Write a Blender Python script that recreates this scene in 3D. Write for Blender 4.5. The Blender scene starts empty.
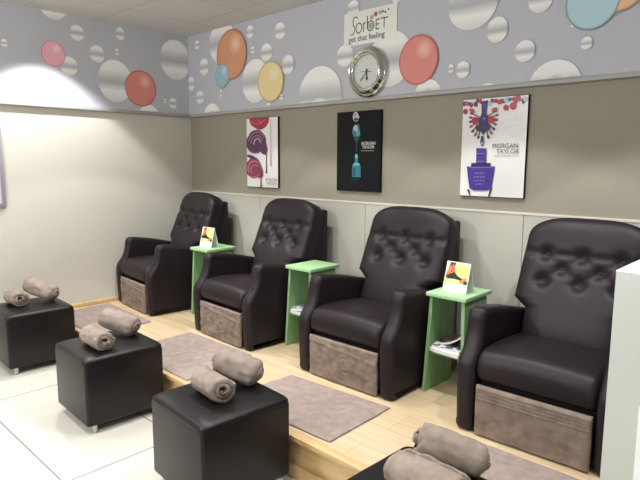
import bpy, bmesh, math, random
from mathutils import Vector, Matrix, noise

random.seed(7)
SC = bpy.context.scene
COL = SC.collection
PI = math.pi

# ------------------------------------------------------------------ helpers
def srgb(r, g, b):
    def f(c):
        c /= 255.0
        return c / 12.92 if c <= 0.04045 else ((c + 0.055) / 1.055) ** 2.4
    return (f(r), f(g), f(b), 1.0)


def mat(name, col, rough=0.6, metal=0.0, spec=0.5, coat=0.0):
    m = bpy.data.materials.new(name)
    m.use_nodes = True
    b = m.node_tree.nodes['Principled BSDF']
    b.inputs['Base Color'].default_value = col
    b.inputs['Roughness'].default_value = rough
    b.inputs['Metallic'].default_value = metal
    b.inputs['Specular IOR Level'].default_value = spec
    if coat:
        b.inputs['Coat Weight'].default_value = coat
        b.inputs['Coat Roughness'].default_value = 0.2
    return m


def nodes(m):
    nt = m.node_tree
    return nt, nt.nodes, nt.links, nt.nodes['Principled BSDF']


def coords(m, scale=(1, 1, 1), loc=(0, 0, 0), rot=(0, 0, 0), world=False):
    nt, N, L, b = nodes(m)
    tc = N.new('ShaderNodeTexCoord')
    mp = N.new('ShaderNodeMapping')
    mp.inputs['Scale'].default_value = scale
    mp.inputs['Location'].default_value = loc
    mp.inputs['Rotation'].default_value = rot
    L.new(tc.outputs['Object'], mp.inputs['Vector'])
    return mp.outputs['Vector']


def noise_bump(m, scale, strength, dist=0.002, detail=4, vec=None):
    nt, N, L, b = nodes(m)
    v = vec if vec is not None else coords(m)
    t = N.new('ShaderNodeTexNoise')
    t.inputs['Scale'].default_value = scale
    t.inputs['Detail'].default_value = detail
    L.new(v, t.inputs['Vector'])
    bp = N.new('ShaderNodeBump')
    bp.inputs['Strength'].default_value = strength
    bp.inputs['Distance'].default_value = dist
    L.new(t.outputs['Fac'], bp.inputs['Height'])
    L.new(bp.outputs['Normal'], b.inputs['Normal'])
    return t


def noise_col(m, c1, c2, scale, lo=0.35, hi=0.65, vec=None, detail=4):
    nt, N, L, b = nodes(m)
    v = vec if vec is not None else coords(m)
    t = N.new('ShaderNodeTexNoise')
    t.inputs['Scale'].default_value = scale
    t.inputs['Detail'].default_value = detail
    L.new(v, t.inputs['Vector'])
    r = N.new('ShaderNodeValToRGB')
    r.color_ramp.elements[0].position = lo
    r.color_ramp.elements[0].color = c1
    r.color_ramp.elements[1].position = hi
    r.color_ramp.elements[1].color = c2
    L.new(t.outputs['Fac'], r.inputs['Fac'])
    L.new(r.outputs['Color'], b.inputs['Base Color'])
    return r


def obj(name, bm, mats, parent=None, smooth=True, angle=40, loc=(0, 0, 0), rotz=0):
    bmesh.ops.recalc_face_normals(bm, faces=bm.faces[:])
    if smooth:
        a = math.radians(angle)
        for f in bm.faces:
            f.smooth = True
        for e in bm.edges:
            e.smooth = not (len(e.link_faces) == 2 and e.calc_face_angle(0) > a)
    me = bpy.data.meshes.new(name)
    bm.to_mesh(me)
    bm.free()
    if not isinstance(mats, (list, tuple)):
        mats = [mats]
    for m in mats:
        me.materials.append(m)
    o = bpy.data.objects.new(name, me)
    COL.objects.link(o)
    o.parent = parent
    o.location = loc
    o.rotation_euler = (0, 0, rotz)
    return o


def tag(o, label, cat, group=None):
    o['label'] = label
    o['category'] = cat
    if group:
        o['group'] = group
    return o


def thing(name, label, cat, loc=(0, 0, 0), rotz=0, group=None):
    o = bpy.data.objects.new(name, None)
    o.empty_display_size = 0.1
    COL.objects.link(o)
    o.location = loc
    o.rotation_euler = (0, 0, rotz)
    return tag(o, label, cat, group)


def struct(o):
    o['kind'] = 'structure'
    return o


def copy_thing(root, loc, rotz, label):
    r = root.copy()
    COL.objects.link(r)
    r.location = loc
    r.rotation_euler = (0, 0, rotz)
    r['label'] = label
    for ch in list(root.children):
        c = ch.copy()
        COL.objects.link(c)
        c.parent = r
        for g in list(ch.children):
            d = g.copy()
            COL.objects.link(d)
            d.parent = c
    return r


def box(bm, lo, hi, bev=0.0, seg=2, mi=0):
    x0, y0, z0 = lo
    x1, y1, z1 = hi
    v = [bm.verts.new(p) for p in [(x0, y0, z0), (x1, y0, z0), (x1, y1, z0), (x0, y1, z0),
                                   (x0, y0, z1), (x1, y0, z1), (x1, y1, z1), (x0, y1, z1)]]
    fs = [bm.faces.new([v[i] for i in q]) for q in
          [(0, 3, 2, 1), (4, 5, 6, 7), (0, 1, 5, 4), (1, 2, 6, 5), (2, 3, 7, 6), (3, 0, 4, 7)]]
    for f in fs:
        f.material_index = mi
    if bev > 0:
        es = list({e for f in fs for e in f.edges})
        r = bmesh.ops.bevel(bm, geom=es, offset=bev, segments=seg, profile=0.5, affect='EDGES')
        for f in r['faces']:
            f.material_index = mi
    return fs


def boxo(name, lo, hi, m, parent=None, bev=0.0, seg=2, **k):
    bm = bmesh.new()
    box(bm, lo, hi, bev, seg)
    return obj(name, bm, m, parent, **k)


def cyl(bm, p, r, h, n=24, r2=None, axis='Z', mi=0, cap=True):
    r2 = r if r2 is None else r2
    def pt(a, rad, t):
        c, s = math.cos(a) * rad, math.sin(a) * rad
        if axis == 'Z':
            return (p[0] + c, p[1] + s, p[2] + t)
        if axis == 'Y':
            return (p[0] + c, p[1] + t, p[2] + s)
        return (p[0] + t, p[1] + c, p[2] + s)
    A = [bm.verts.new(pt(2 * PI * i / n, r, 0)) for i in range(n)]
    B = [bm.verts.new(pt(2 * PI * i / n, r2, h)) for i in range(n)]
    for i in range(n):
        j = (i + 1) % n
        bm.faces.new((A[i], A[j], B[j], B[i])).material_index = mi
    if cap:
        bm.faces.new(A[::-1]).material_index = mi
        bm.faces.new(B).material_index = mi


def lathe_y(bm, cx, cz, prof, n=64, mi=0):
    """rings around the y axis; prof = [(radius, y)]"""
    rings = []
    for r, y in prof:
        if r < 1e-6:
            rings.append([bm.verts.new((cx, y, cz))])
        else:
            rings.append([bm.verts.new((cx + r * math.cos(2 * PI * i / n), y, cz + r * math.sin(2 * PI * i / n)))
                          for i in range(n)])
    for a, b in zip(rings, rings[1:]):
        for i in range(n):
            j = (i + 1) % n
            vs = [a[i % len(a)], a[j % len(a)], b[j % len(b)], b[i % len(b)]]
            u = []
            for v in vs:
                if v not in u:
                    u.append(v)
            if len(u) > 2:
                bm.faces.new(u).material_index = mi


def smooth_poly(pts, sub=4):
    """closed Catmull-Rom through pts; a point given as (y,z,'c') stays a corner"""
    n = len(pts)
    out = []
    for i in range(n):
        p0, p1, p2, p3 = pts[i - 1], pts[i], pts[(i + 1) % n], pts[(i + 2) % n]
        c1, c2 = len(p1) > 2, len(p2) > 2
        a = Vector(p1[:2]); b = Vector(p2[:2])
        if c1 and c2:
            out.append(a)
            continue
        m1 = (b - Vector(p0[:2])) * 0.5 if not c1 else (b - a)
        m2 = (Vector(p3[:2]) - a) * 0.5 if not c2 else (b - a)
        for k in range(sub):
            t = k / sub
            h00 = 2 * t**3 - 3 * t**2 + 1; h10 = t**3 - 2 * t**2 + t
            h01 = -2 * t**3 + 3 * t**2; h11 = t**3 - t**2
            out.append(a * h00 + m1 * h10 + b * h01 + m2 * h11)
    return out


def loft_x(bm, poly, x0, x1, r, seg=4, mid=1, crown=0.0, mi=0):
    """extrude a closed (y,z) polygon from x0 to x1 with rounded rims of radius r"""
    n = len(poly)
    area = sum(poly[i].x * poly[(i + 1) % n].y - poly[(i + 1) % n].x * poly[i].y for i in range(n))
    s = 1 if area > 0 else -1
    nor = []
    for i in range(n):
        t1 = (poly[i] - poly[i - 1]); t2 = (poly[(i + 1) % n] - poly[i])
        if t1.length > 0: t1.normalize()
        if t2.length > 0: t2.normalize()
        t = t1 + t2
        t.normalize()
        nn = Vector((-t.y, t.x)) * s
        k = max(0.5, nn.dot(Vector((-t1.y, t1.x)) * s))
        nor.append(nn / k)
    st = []
    for k in range(seg + 1):
        a = PI / 2 * k / seg
        st.append((x0 + r * (1 - math.sin(a)) if False else x0 + r - r * math.cos(a), r - r * math.sin(a)))
    for k in range(1, mid):
        st.append((x0 + r + (x1 - x0 - 2 * r) * k / mid, 0))
    for k in range(seg, -1, -1):
        a = PI / 2 * k / seg
        st.append((x1 - r + r * math.cos(a), r - r * math.sin(a)))
    cx = (x0 + x1) / 2; hw = (x1 - x0) / 2
    zs = [p.y for p in poly]; zmid = (min(zs) + max(zs)) / 2
    rings = []
    for x, ins in st:
        u = (x - cx) / hw
        ring = []
        for p, nn in zip(poly, nor):
            q = p + nn * ins
            z = q.y + (crown * (1 - u * u) if q.y > zmid else 0)
            ring.append(bm.verts.new((x, q.x, z)))
        rings.append(ring)
    for a, b in zip(rings, rings[1:]):
        for i in range(n):
            j = (i + 1) % n
            bm.faces.new((a[i], a[j], b[j], b[i])).material_index = mi
    bm.faces.new(rings[0][::-1]).material_index = mi
    bm.faces.new(rings[-1]).material_index = mi


def text_mesh(bm, body, height, place, mi=0, squeeze=1.0, align='LEFT', thin=0.0):
    """add flat lettering; place(x, y) maps the text plane to 3D"""
    cu = bpy.data.curves.new('lettering', 'FONT')
    cu.body = body
    cu.size = height
    cu.align_x = align
    cu.offset = thin
    cu.resolution_u = 3
    o = bpy.data.objects.new('lettering', cu)
    COL.objects.link(o)
    bpy.context.view_layer.update()
    dg = bpy.context.evaluated_depsgraph_get()
    me = bpy.data.meshes.new_from_object(o.evaluated_get(dg))
    vs = [bm.verts.new(place(v.co.x * squeeze, v.co.y)) for v in me.vertices]
    for p in me.polygons:
        try:
            bm.faces.new([vs[i] for i in p.vertices]).material_index = mi
        except ValueError:
            pass
    bpy.data.objects.remove(o)
    bpy.data.curves.remove(cu)
    bpy.data.meshes.remove(me)


# ------------------------------------------------------------------ measures (metres)
CEIL = 2.655      # ceiling
BAND = 1.9275      # underside of the papered bulkhead
PR = 0.0375        # bulkhead projection
DADO = 1.183
PLAT = 0.2115      # platform top
PF = -1.504       # platform front edge
XR = 6.5
YF = -5.2

# ------------------------------------------------------------------ materials
M = {}
M['wall_cream'] = mat('cream_wall_paint', srgb(207, 203, 191), 0.7)
noise_bump(M['wall_cream'], 60, 0.08, 0.001)
M['wall_taupe'] = mat('taupe_wall_paint', srgb(153, 146, 130), 0.7)
noise_bump(M['wall_taupe'], 60, 0.08, 0.001)
M['dado'] = mat('dado_panel_paint', srgb(186, 183, 171), 0.55)
M['dado_cap'] = mat('dado_cap_paint', srgb(208, 205, 193), 0.5)
M['paper'] = mat('grey_mural_paper', srgb(191, 192, 200), 0.6)
M['soffit'] = mat('bulkhead_underside', srgb(176, 174, 172), 0.6)

M['ceiling'] = mat('ceiling_tile', srgb(206, 204, 200), 0.85)
nt, N, L, b = nodes(M['ceiling'])
br = N.new('ShaderNodeTexBrick')
br.offset = 0.0
br.inputs['Scale'].default_value = 1.0
br.inputs['Brick Width'].default_value = 0.6
br.inputs['Row Height'].default_value = 0.6
br.inputs['Mortar Size'].default_value = 0.006
br.inputs['Mortar Smooth'].default_value = 0.4
br.inputs['Color1'].default_value = srgb(206, 205, 201)
br.inputs['Color2'].default_value = srgb(201, 200, 195)
br.inputs['Mortar'].default_value = srgb(180, 176, 166)
L.new(coords(M['ceiling'], loc=(0.05, 0.3, 0)), br.inputs['Vector'])
L.new(br.outputs['Color'], b.inputs['Base Color'])

M['tile'] = mat('cream_floor_tile', srgb(236, 232, 220), 0.22)
nt, N, L, b = nodes(M['tile'])
br = N.new('ShaderNodeTexBrick')
br.offset = 0.0
br.inputs['Scale'].default_value = 1.0
br.inputs['Brick Width'].default_value = 1.2
br.inputs['Row Height'].default_value = 0.6
br.inputs['Mortar Size'].default_value = 0.0045
br.inputs['Mortar Smooth'].default_value = 0.2
br.inputs['Color1'].default_value = srgb(222, 218, 206)
br.inputs['Color2'].default_value = srgb(219, 215, 202)
br.inputs['Mortar'].default_value = srgb(132, 130, 124)
L.new(coords(M['tile'], loc=(-2.279 + 2.4, 2.26, 0)), br.inputs['Vector'])
L.new(br.outputs['Color'], b.inputs['Base Color'])


def wood(name, light, dark, rough=0.38, planks=True):
    m = mat(name, light, rough)
    nt, N, L, b = nodes(m)
    v = coords(m, scale=(1.6, 22, 22))
    t = N.new('ShaderNodeTexNoise')
    t.inputs['Scale'].default_value = 1.6
    t.inputs['Detail'].default_value = 6
    t.inputs['Distortion'].default_value = 0.6
    L.new(v, t.inputs['Vector'])
    r = N.new('ShaderNodeValToRGB')
    r.color_ramp.elements[0].position = 0.3
    r.color_ramp.elements[0].color = dark
    r.color_ramp.elements[1].position = 0.62
    r.color_ramp.elements[1].color = light
    L.new(t.outputs['Fac'], r.inputs['Fac'])
    out = r.outputs['Color']
    if planks:
        br = N.new('ShaderNodeTexBrick')
        br.offset = 0.37
        br.inputs['Scale'].default_value = 1.0
        br.inputs['Brick Width'].default_value = 1.25
        br.inputs['Row Height'].default_value = 0.19
        br.inputs['Mortar Size'].default_value = 0.0016
        br.inputs['Color1'].default_value = (1, 1, 1, 1)
        br.inputs['Color2'].default_value = (0.86, 0.85, 0.83, 1)
        br.inputs['Mortar'].default_value = (0.62, 0.56, 0.48, 1)
        L.new(coords(m), br.inputs['Vector'])
        mx = N.new('ShaderNodeMixRGB')
        mx.blend_type = 'MULTIPLY'
        mx.inputs[0].default_value = 1.0
        L.new(out, mx.inputs[1])
        L.new(br.outputs['Color'], mx.inputs[2])
        out = mx.outputs[0]
    L.new(out, b.inputs['Base Color'])
    return m


M['oak'] = wood('oak_laminate', srgb(224, 202, 167), srgb(210, 184, 146))
M['oak_edge'] = wood('oak_edge', srgb(222, 190, 138), srgb(200, 164, 112), 0.4, False)

M['leather'] = mat('dark_brown_leather', srgb(33, 25, 29), 0.46, 0, 0.3)
t = noise_bump(M['leather'], 160, 0.12, 0.001, 3)
M['leather2'] = mat('dark_brown_vinyl', srgb(21, 17, 19), 0.38, 0, 0.34)
noise_bump(M['leather2'], 120, 0.1, 0.001, 3)
M['black'] = mat('black_plastic', srgb(22, 20, 21), 0.55)
M['chrome'] = mat('chrome', srgb(210, 208, 200), 0.14, 1.0)
M['steel'] = mat('brushed_steel', srgb(190, 188, 180), 0.3, 1.0)
M['towel'] = mat('taupe_towelling', srgb(150, 133, 121), 0.95, 0, 0.1)
v = coords(M['towel'])
noise_col(M['towel'], srgb(152, 136, 128), srgb(172, 156, 148), 22, 0.3, 0.7, v)
noise_bump(M['towel'], 260, 0.7, 0.004, 4, v)
M['towel2'] = mat('brown_towelling', srgb(118, 103, 92), 0.95, 0, 0.1)
v = coords(M['towel2'])
noise_col(M['towel2'], srgb(118, 103, 93), srgb(150, 134, 122), 16, 0.3, 0.7, v)
noise_bump(M['towel2'], 220, 0.7, 0.004, 4, v)
M['roll'] = mat('beige_grey_towelling', srgb(152, 138, 126), 0.95, 0, 0.1)
v = coords(M['roll'])
noise_col(M['roll'], srgb(140, 126, 115), srgb(162, 148, 136), 26, 0.3, 0.7, v)
noise_bump(M['roll'], 260, 0.7, 0.004, 4, v)
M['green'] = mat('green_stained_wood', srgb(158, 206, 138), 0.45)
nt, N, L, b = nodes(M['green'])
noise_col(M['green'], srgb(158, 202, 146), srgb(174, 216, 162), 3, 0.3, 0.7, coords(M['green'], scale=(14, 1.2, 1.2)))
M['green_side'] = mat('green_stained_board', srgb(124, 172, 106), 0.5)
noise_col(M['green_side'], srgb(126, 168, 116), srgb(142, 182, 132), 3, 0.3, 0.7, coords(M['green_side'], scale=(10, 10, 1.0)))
M['white'] = mat('white_laminate', srgb(196, 200, 190), 0.35)
M['white_paper'] = mat('white_paper', srgb(240, 240, 236), 0.6)
M['sign'] = mat('sign_board_white', srgb(240, 240, 232), 0.5)
M['ink'] = mat('dark_grey_ink', srgb(70, 70, 72), 0.6)
M['ink_light'] = mat('pale_grey_ink', srgb(150, 146, 144), 0.6)
M['clock_face'] = mat('clock_face_white', srgb(214, 216, 210), 0.35)
M['poster_edge'] = mat('black_board_edge', srgb(20, 19, 19), 0.6, 0, 0.2)
M['grey_frame'] = mat('grey_lilac_frame', srgb(150, 148, 156), 0.45)


def flat(name, r, g, b_, rough=0.45):
    return mat(name, srgb(r, g, b_), rough)


# printed bubbles: the paper shows through across the middle of each one
M['bubble'] = mat('printed_bubble', srgb(225, 225, 220), 0.6)
nt, N, L, b = nodes(M['bubble'])
uv = N.new('ShaderNodeUVMap'); uv.uv_map = 'disc'
sp = N.new('ShaderNodeSeparateXYZ'); L.new(uv.outputs[0], sp.inputs[0])
nz = N.new('ShaderNodeMath'); nz.operation = 'MULTIPLY_ADD'
nz.inputs[1].default_value = 0.5; nz.inputs[2].default_value = 0.5
L.new(sp.outputs['Y'], nz.inputs[0])
rp = N.new('ShaderNodeValToRGB')
e = rp.color_ramp.elements
e[0].position = 0.0; e[0].color = srgb(222, 222, 220)
e[1].position = 1.0; e[1].color = srgb(247, 247, 243)
for p, c in ((0.26, (246, 246, 242)), (0.38, (214, 214, 214)), (0.46, (186, 187, 192)), (0.56, (200, 201, 203)), (0.76, (243, 243, 239))):
    q = e.new(p); q.color = srgb(*c)
L.new(nz.outputs[0], rp.inputs['Fac'])
L.new(rp.outputs['Color'], b.inputs['Base Color'])


def balloon_mat(name, base, light, edge):
    m = mat(name, srgb(*base), 0.55)
    nt, N, L, b = nodes(m)
    uv = N.new('ShaderNodeUVMap'); uv.uv_map = 'disc'
    d = N.new('ShaderNodeVectorMath'); d.operation = 'DISTANCE'
    d.inputs[1].default_value = (0.28, 0.4, 0)
    L.new(uv.outputs[0], d.inputs[0])
    r = N.new('ShaderNodeValToRGB')
    e = r.color_ramp.elements
    e[0].position = 0.0; e[0].color = srgb(*light)
    e[1].position = 0.45; e[1].color = srgb(*base)
    L.new(d.outputs['Value'], r.inputs['Fac'])
    ln = N.new('ShaderNodeVectorMath'); ln.operation = 'LENGTH'
    L.new(uv.outputs[0], ln.inputs[0])
    r2 = N.new('ShaderNodeValToRGB')
    e = r2.color_ramp.elements
    e[0].position = 0.9; e[0].color = (0, 0, 0, 1)
    e[1].position = 0.99; e[1].color = (0.8, 0.8, 0.8, 1)
    L.new(ln.outputs['Value'], r2.inputs['Fac'])
    mx = N.new('ShaderNodeMixRGB')
    L.new(r2.outputs['Color'], mx.inputs[0])
    L.new(r.outputs['Color'], mx.inputs[1])
    mx.inputs[2].default_value = srgb(*edge)
    L.new(mx.outputs[0], b.inputs['Base Color'])
    return m


M['b_pink'] = balloon_mat('printed_pink_balloon', (242, 176, 192), (250, 224, 230), (190, 112, 128))
M['b_red'] = balloon_mat('printed_red_balloon', (224, 140, 131), (242, 196, 180), (168, 84, 76))
M['b_orange'] = balloon_mat('printed_orange_balloon', (218, 156, 122), (244, 208, 182), (158, 106, 82))
M['b_peach'] = balloon_mat('printed_peach_balloon', (236, 188, 146), (246, 214, 188), (136, 108, 90))
M['b_blue'] = balloon_mat('printed_blue_balloon', (152, 194, 206), (200, 222, 226), (98, 134, 148))
M['b_cyan'] = balloon_mat('printed_aqua_balloon', (180, 212, 222), (220, 234, 238), (88, 110, 122))
M['b_yellow'] = balloon_mat('printed_yellow_balloon', (236, 214, 158), (246, 234, 204), (178, 152, 108))

# ------------------------------------------------------------------ room shell
struct(boxo('floor', (-0.1, YF, -0.08), (XR, 0.1, 0.0), M['tile'], smooth=False))
struct(boxo('ceiling', (-0.1, YF, CEIL), (XR, 0.1, CEIL + 0.08), M['ceiling'], smooth=False))
struct(boxo('wall_left', (-0.1, YF, 0), (0.0, 0.0, CEIL), M['wall_cream'], smooth=False))
struct(boxo('wall_back', (-0.1, 0.0, 0), (XR, 0.1, CEIL), M['wall_taupe'], smooth=False))

# dado panels with butt joints, and the cap above them
bm = bmesh.new()
xs = [0.0, 1.048, 2.226, 3.413, 4.6, 5.787, XR]
for a, c in zip(xs, xs[1:]):
    box(bm, (a + 0.002, -0.012, PLAT), (c - 0.002, 0.0, DADO - 0.008), 0.002, 1)
struct(obj('trim_1', bm, M['dado']))
struct(boxo('trim_2', (0.0, -0.016, DADO - 0.012), (XR, 0.0, DADO + 0.004), M['dado_cap'], bev=0.003))

# bulkhead: one L-shaped box with the mural printed on its faces
bm = bmesh.new()
box(bm, (0.0, YF, BAND), (PR, 0.0, CEIL), 0)
box(bm, (PR, -PR, BAND), (XR, 0.0, CEIL), 0)
for f in bm.faces:
    f.material_index = 0
MUR = ['paper', 'bubble', 'b_pink', 'b_red', 'b_orange', 'b_peach', 'b_blue', 'b_cyan', 'b_yellow']
uvl = bm.loops.layers.uv.new('disc')


def disc(wall, c, z, rx, rz, kind, layer, tilt=0.0):
    n = 40
    off = 0.0005 + 0.00018 * layer
    pts = []
    for i in range(n):
        a = 2 * PI * i / n
        u, v = math.cos(a), math.sin(a)
        pts.append((u, v))
    ring = []
    def P(u, v):
        uu = u * math.cos(tilt) - v * math.sin(tilt)
        vv = u * math.sin(tilt) + v * math.cos(tilt)
        h = c + u * rx * math.cos(tilt) - v * rz * math.sin(tilt)
        zz = z + u * rx * math.sin(tilt) + v * rz * math.cos(tilt)
        zz = min(max(zz, BAND + 0.001), CEIL - 0.001)
        if wall == 'back':
            return (max(h, PR + 0.002), -PR - off, zz)
        return (PR + off, min(h, -PR - 0.002), zz)
    rings = [[(bm.verts.new(P(u * s, v * s)), (u * s, v * s)) for u, v in pts] for s in (0.5, 1.0)]
    cen = (bm.verts.new(P(0, 0)), (0, 0))
    mi = MUR.index(kind)
    def face(vs):
        try:
            f = bm.faces.new([v[0] for v in vs])
        except ValueError:
            return
        f.material_index = mi
        for lp, v in zip(f.loops, vs):
            lp[uvl].uv = v[1]
    for i in range(n):
        j = (i + 1) % n
        face([cen, rings[0][i], rings[0][j]])
        face([rings[0][i], rings[1][i], rings[1][j], rings[0][j]])


MURAL_LIST = [
    ('left', -1.28, 2.694, 0.1053, 0.1021, 'bubble'),
    ('left', -1.099, 2.519, 0.0581, 0.0638, 'bubble'),
    ('left', -0.723, 2.572, 0.0417, 0.0548, 'bubble'),
    ('left', -0.938, 2.374, 0.0656, 0.07, 'bubble'),
    ('left', -1.18, 2.246, 0.0693, 0.0759, 'bubble'),
    ('left', -0.758, 2.416, 0.0184, 0.0296, 'bubble'),
    ('left', -0.785, 2.167, 0.1566, 0.1788, 'bubble'),
    ('left', -0.472, 1.888, 0.1015, 0.0984, 'bubble'),
    ('left', -0.178, 2.423, 0.1627, 0.1834, 'bubble'),
    ('left', -0.218, 2.019, 0.0434, 0.0512, 'bubble'),
    ('left', -0.303, 2.036, 0.0186, 0.0207, 'bubble'),
    ('left', -1.659, 2.355, 0.0244, 0.0294, 'bubble'),
    ('left', -1.301, 2.328, 0.094, 0.1014, 'b_pink'),
    ('left', -0.546, 2.126, 0.1531, 0.1591, 'b_red'),
    ('back', 0.201, 2.559, 0.0406, 0.0405, 'bubble'),
    ('back', 0.304, 2.347, 0.0715, 0.0763, 'bubble'),
    ('back', 0.085, 2.213, 0.059, 0.0652, 'bubble'),
    ('back', 0.228, 2.076, 0.0653, 0.0599, 'bubble'),
    ('back', 0.412, 1.879, 0.1327, 0.1287, 'bubble'),
    ('back', 0.584, 2.528, 0.1912, 0.18, 'bubble'),
    ('back', 0.558, 2.087, 0.0224, 0.0353, 'bubble'),
    ('back', 0.979, 2.56, 0.046, 0.0525, 'bubble'),
    ('back', 1.352, 2.511, 0.0649, 0.0652, 'bubble'),
    ('back', 1.009, 2.409, 0.0262, 0.0284, 'bubble'),
    ('back', 1.187, 2.366, 0.0716, 0.0714, 'bubble'),
    ('back', 1.039, 2.151, 0.1764, 0.1806, 'bubble'),
    ('back', 1.444, 2.238, 0.0694, 0.0769, 'bubble'),
    ('back', 1.206, 1.935, 0.0251, 0.0244, 'bubble'),
    ('back', 1.366, 1.996, 0.0239, 0.0237, 'bubble'),
    ('back', 1.793, 1.973, 0.2243, 0.2176, 'bubble'),
    ('back', 2.043, 2.234, 0.0813, 0.0768, 'bubble'),
    ('back', 2.118, 2.548, 0.0553, 0.0537, 'bubble'),
    ('back', 2.444, 2.164, 0.1834, 0.183, 'bubble'),
    ('back', 2.752, 1.903, 0.1015, 0.0985, 'bubble'),
    ('back', 2.915, 2.05, 0.0211, 0.0271, 'bubble'),
    ('back', 2.998, 2.035, 0.0459, 0.0505, 'bubble'),
    ('back', 2.488, 2.549, 0.0324, 0.0379, 'bubble'),
    ('back', 3.045, 2.42, 0.1642, 0.16, 'bubble'),
    ('back', 3.21, 2.236, 0.065, 0.0728, 'bubble'),
    ('back', 3.382, 2.095, 0.0579, 0.06, 'bubble'),
    ('back', 3.455, 2.372, 0.0721, 0.0841, 'bubble'),
    ('back', 3.711, 2.093, 0.03, 0.0329, 'bubble'),
    ('back', 3.633, 2.198, 0.0116, 0.0128, 'bubble'),
    ('back', 3.558, 1.889, 0.1432, 0.1389, 'bubble'),
    ('back', 3.171, 1.865, 0.0766, 0.0743, 'bubble'),
    ('back', 0.723, 2.406, 0.2126, 0.2155, 'b_orange'),
    ('back', 0.584, 2.238, 0.0999, 0.1045, 'b_blue'),
    ('back', 1.236, 2.129, 0.1606, 0.1637, 'b_yellow'),
    ('back', 2.674, 2.131, 0.1497, 0.157, 'b_red'),
    ('back', 3.852, 2.381, 0.1429, 0.1577, 'b_peach'),
    ('back', 3.726, 2.3, 0.1339, 0.1439, 'b_cyan'),
]
for k, (wall, c, z, rx, rz, kind) in enumerate(MURAL_LIST):
    disc(wall, c, z, rx, rz, kind, k + 1)
struct(obj('bulkhead', bm, [M[k] for k in MUR], smooth=False))

# raised timber platform under the chairs
bm = bmesh.new()
box(bm, (0.0, PF + 0.03, 0.0), (4.355, 0.0, PLAT - 0.022), 0, mi=1)
box(bm, (0.0, PF + 0.012, PLAT - 0.022), (4.355, 0.0, PLAT), 0, mi=0)
box(bm, (0.0, PF, PLAT - 0.024), (4.355, PF + 0.045, PLAT + 0.002), 0.004, 2, mi=1)
box(bm, (0.0, PF + 0.006, 0.0), (4.355, PF + 0.03, 0.062), 0.006, 2, mi=1)
struct(obj('floor_platform', bm, [M['oak'], M['oak_edge']], angle=30))
bm = bmesh.new()
box(bm, (0.0, YF, BAND - 0.026), (PR + 0.002, 0.0, BAND - 0.0005), 0.004, 2)
box(bm, (PR + 0.002, -PR - 0.002, BAND - 0.026), (XR, 0.0, BAND - 0.0005), 0.004, 2)
struct(obj('trim_3', bm, M['soffit']))
bm = bmesh.new()
box(bm, (0.0, PF, PLAT), (0.016, -0.016, PLAT + 0.038), 0.007, 3)
struct(obj('baseboard_left', bm, M['oak_edge']))

# white partition counter at the right edge of the view
ct = thing('reception_counter', 'tall white counter end at the right edge, in front of the last recliner', 'counter', (4.36, -1.625, 0))
boxo('body', (0.0, 0.0, 0.0), (1.4, 0.62, 1.194), M['white'], ct, bev=0.001)
boxo('counter_top', (-0.0005, -0.0005, 1.1945), (1.4005, 0.62, 1.2), M['white_paper'], ct, bev=0.001)
boxo('front_panel', (0.083, -0.018, 0.02), (1.39, -0.001, 0.86), M['white_paper'], ct, bev=0.002)

# grey-edged panel on the left wall
pn = thing('wall_panel', 'grey-framed panel cut off by the left edge, on the cream wall', 'panel', (0.0, -2.165, 1.115))
boxo('frame', (0.0, -0.45, 0.0), (0.022, 0.445, 0.62), M['grey_frame'], pn, bev=0.004)
boxo('panel_face', (0.022, -0.42, 0.03), (0.024, 0.415, 0.59), M['paper'], pn)

# ------------------------------------------------------------------ recliners
PADN = Vector((0, 0.17, 0.425)).normalized()      # up the backrest
PADF = Vector((0, -PADN.z, PADN.y))               # out of its front
P_T0 = Vector((0, 0.435, 0.34))
PL = 0.69
BUTTONS = []


def tloc(z):
    return (z - P_T0.z) / PADN.z


for z, xs_ in ((0.784, (-0.175, 0.003, 0.18)), (0.72, (-0.086, 0.092)), (0.655, (-0.168, 0.008, 0.182))):
    for x in xs_:
        BUTTONS.append((x, tloc(z)))
CREASES = []
for a in (0, 1, 2):
    for b_ in (3, 4):
        if abs(BUTTONS[a][0] - BUTTONS[b_][0]) < 0.12:
            CREASES.append((BUTTONS[a], BUTTONS[b_]))
for a in (5, 6, 7):
    for b_ in (3, 4):
        if abs(BUTTONS[a][0] - BUTTONS[b_][0]) < 0.12:
            CREASES.append((BUTTONS[a], BUTTONS[b_]))
CREASES += [(BUTTONS[0], BUTTONS[1]), (BUTTONS[1], BUTTONS[2]), ((-0.27, BUTTONS[0][1] + 0.005), BUTTONS[0]), (BUTTONS[2], (0.27, BUTTONS[2][1] + 0.005))]
SOFT = [(BUTTONS[5], (-0.19, BUTTONS[5][1] - 0.1)), (BUTTONS[6], (0.01, BUTTONS[6][1] - 0.1)), (BUTTONS[7], (0.2, BUTTONS[7][1] - 0.1)),
        (BUTTONS[0], (-0.2, BUTTONS[0][1] + 0.05)), (BUTTONS[1], (0.0, BUTTONS[1][1] + 0.05)), (BUTTONS[2], (0.2, BUTTONS[2][1] + 0.05))]


def seg_d(p, a, b_):
    ax, ay = a; bx, by = b_
    dx, dy = bx - ax, by - ay
    t = max(0, min(1, ((p[0] - ax) * dx + (p[1] - ay) * dy) / (dx * dx + dy * dy + 1e-12)))
    return math.hypot(p[0] - ax - t * dx, p[1] - ay - t * dy), t


T_CORNER = tloc(0.562)


def pad_w(t):
    if t < T_CORNER - 0.05:
        return 0.238
    if t < T_CORNER:
        return 0.238 + (0.308 - 0.238) * (t - T_CORNER + 0.05) / 0.05
    base = 0.308 - 0.014 * (t - T_CORNER) / (PL - T_CORNER)
    t1 = PL - 0.12
    if t > t1:
        q_ = (t - t1) / (PL - t1)
        base *= max(0.0, 1 - q_ ** 2.3) ** (1 / 2.9)
    return base


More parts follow.
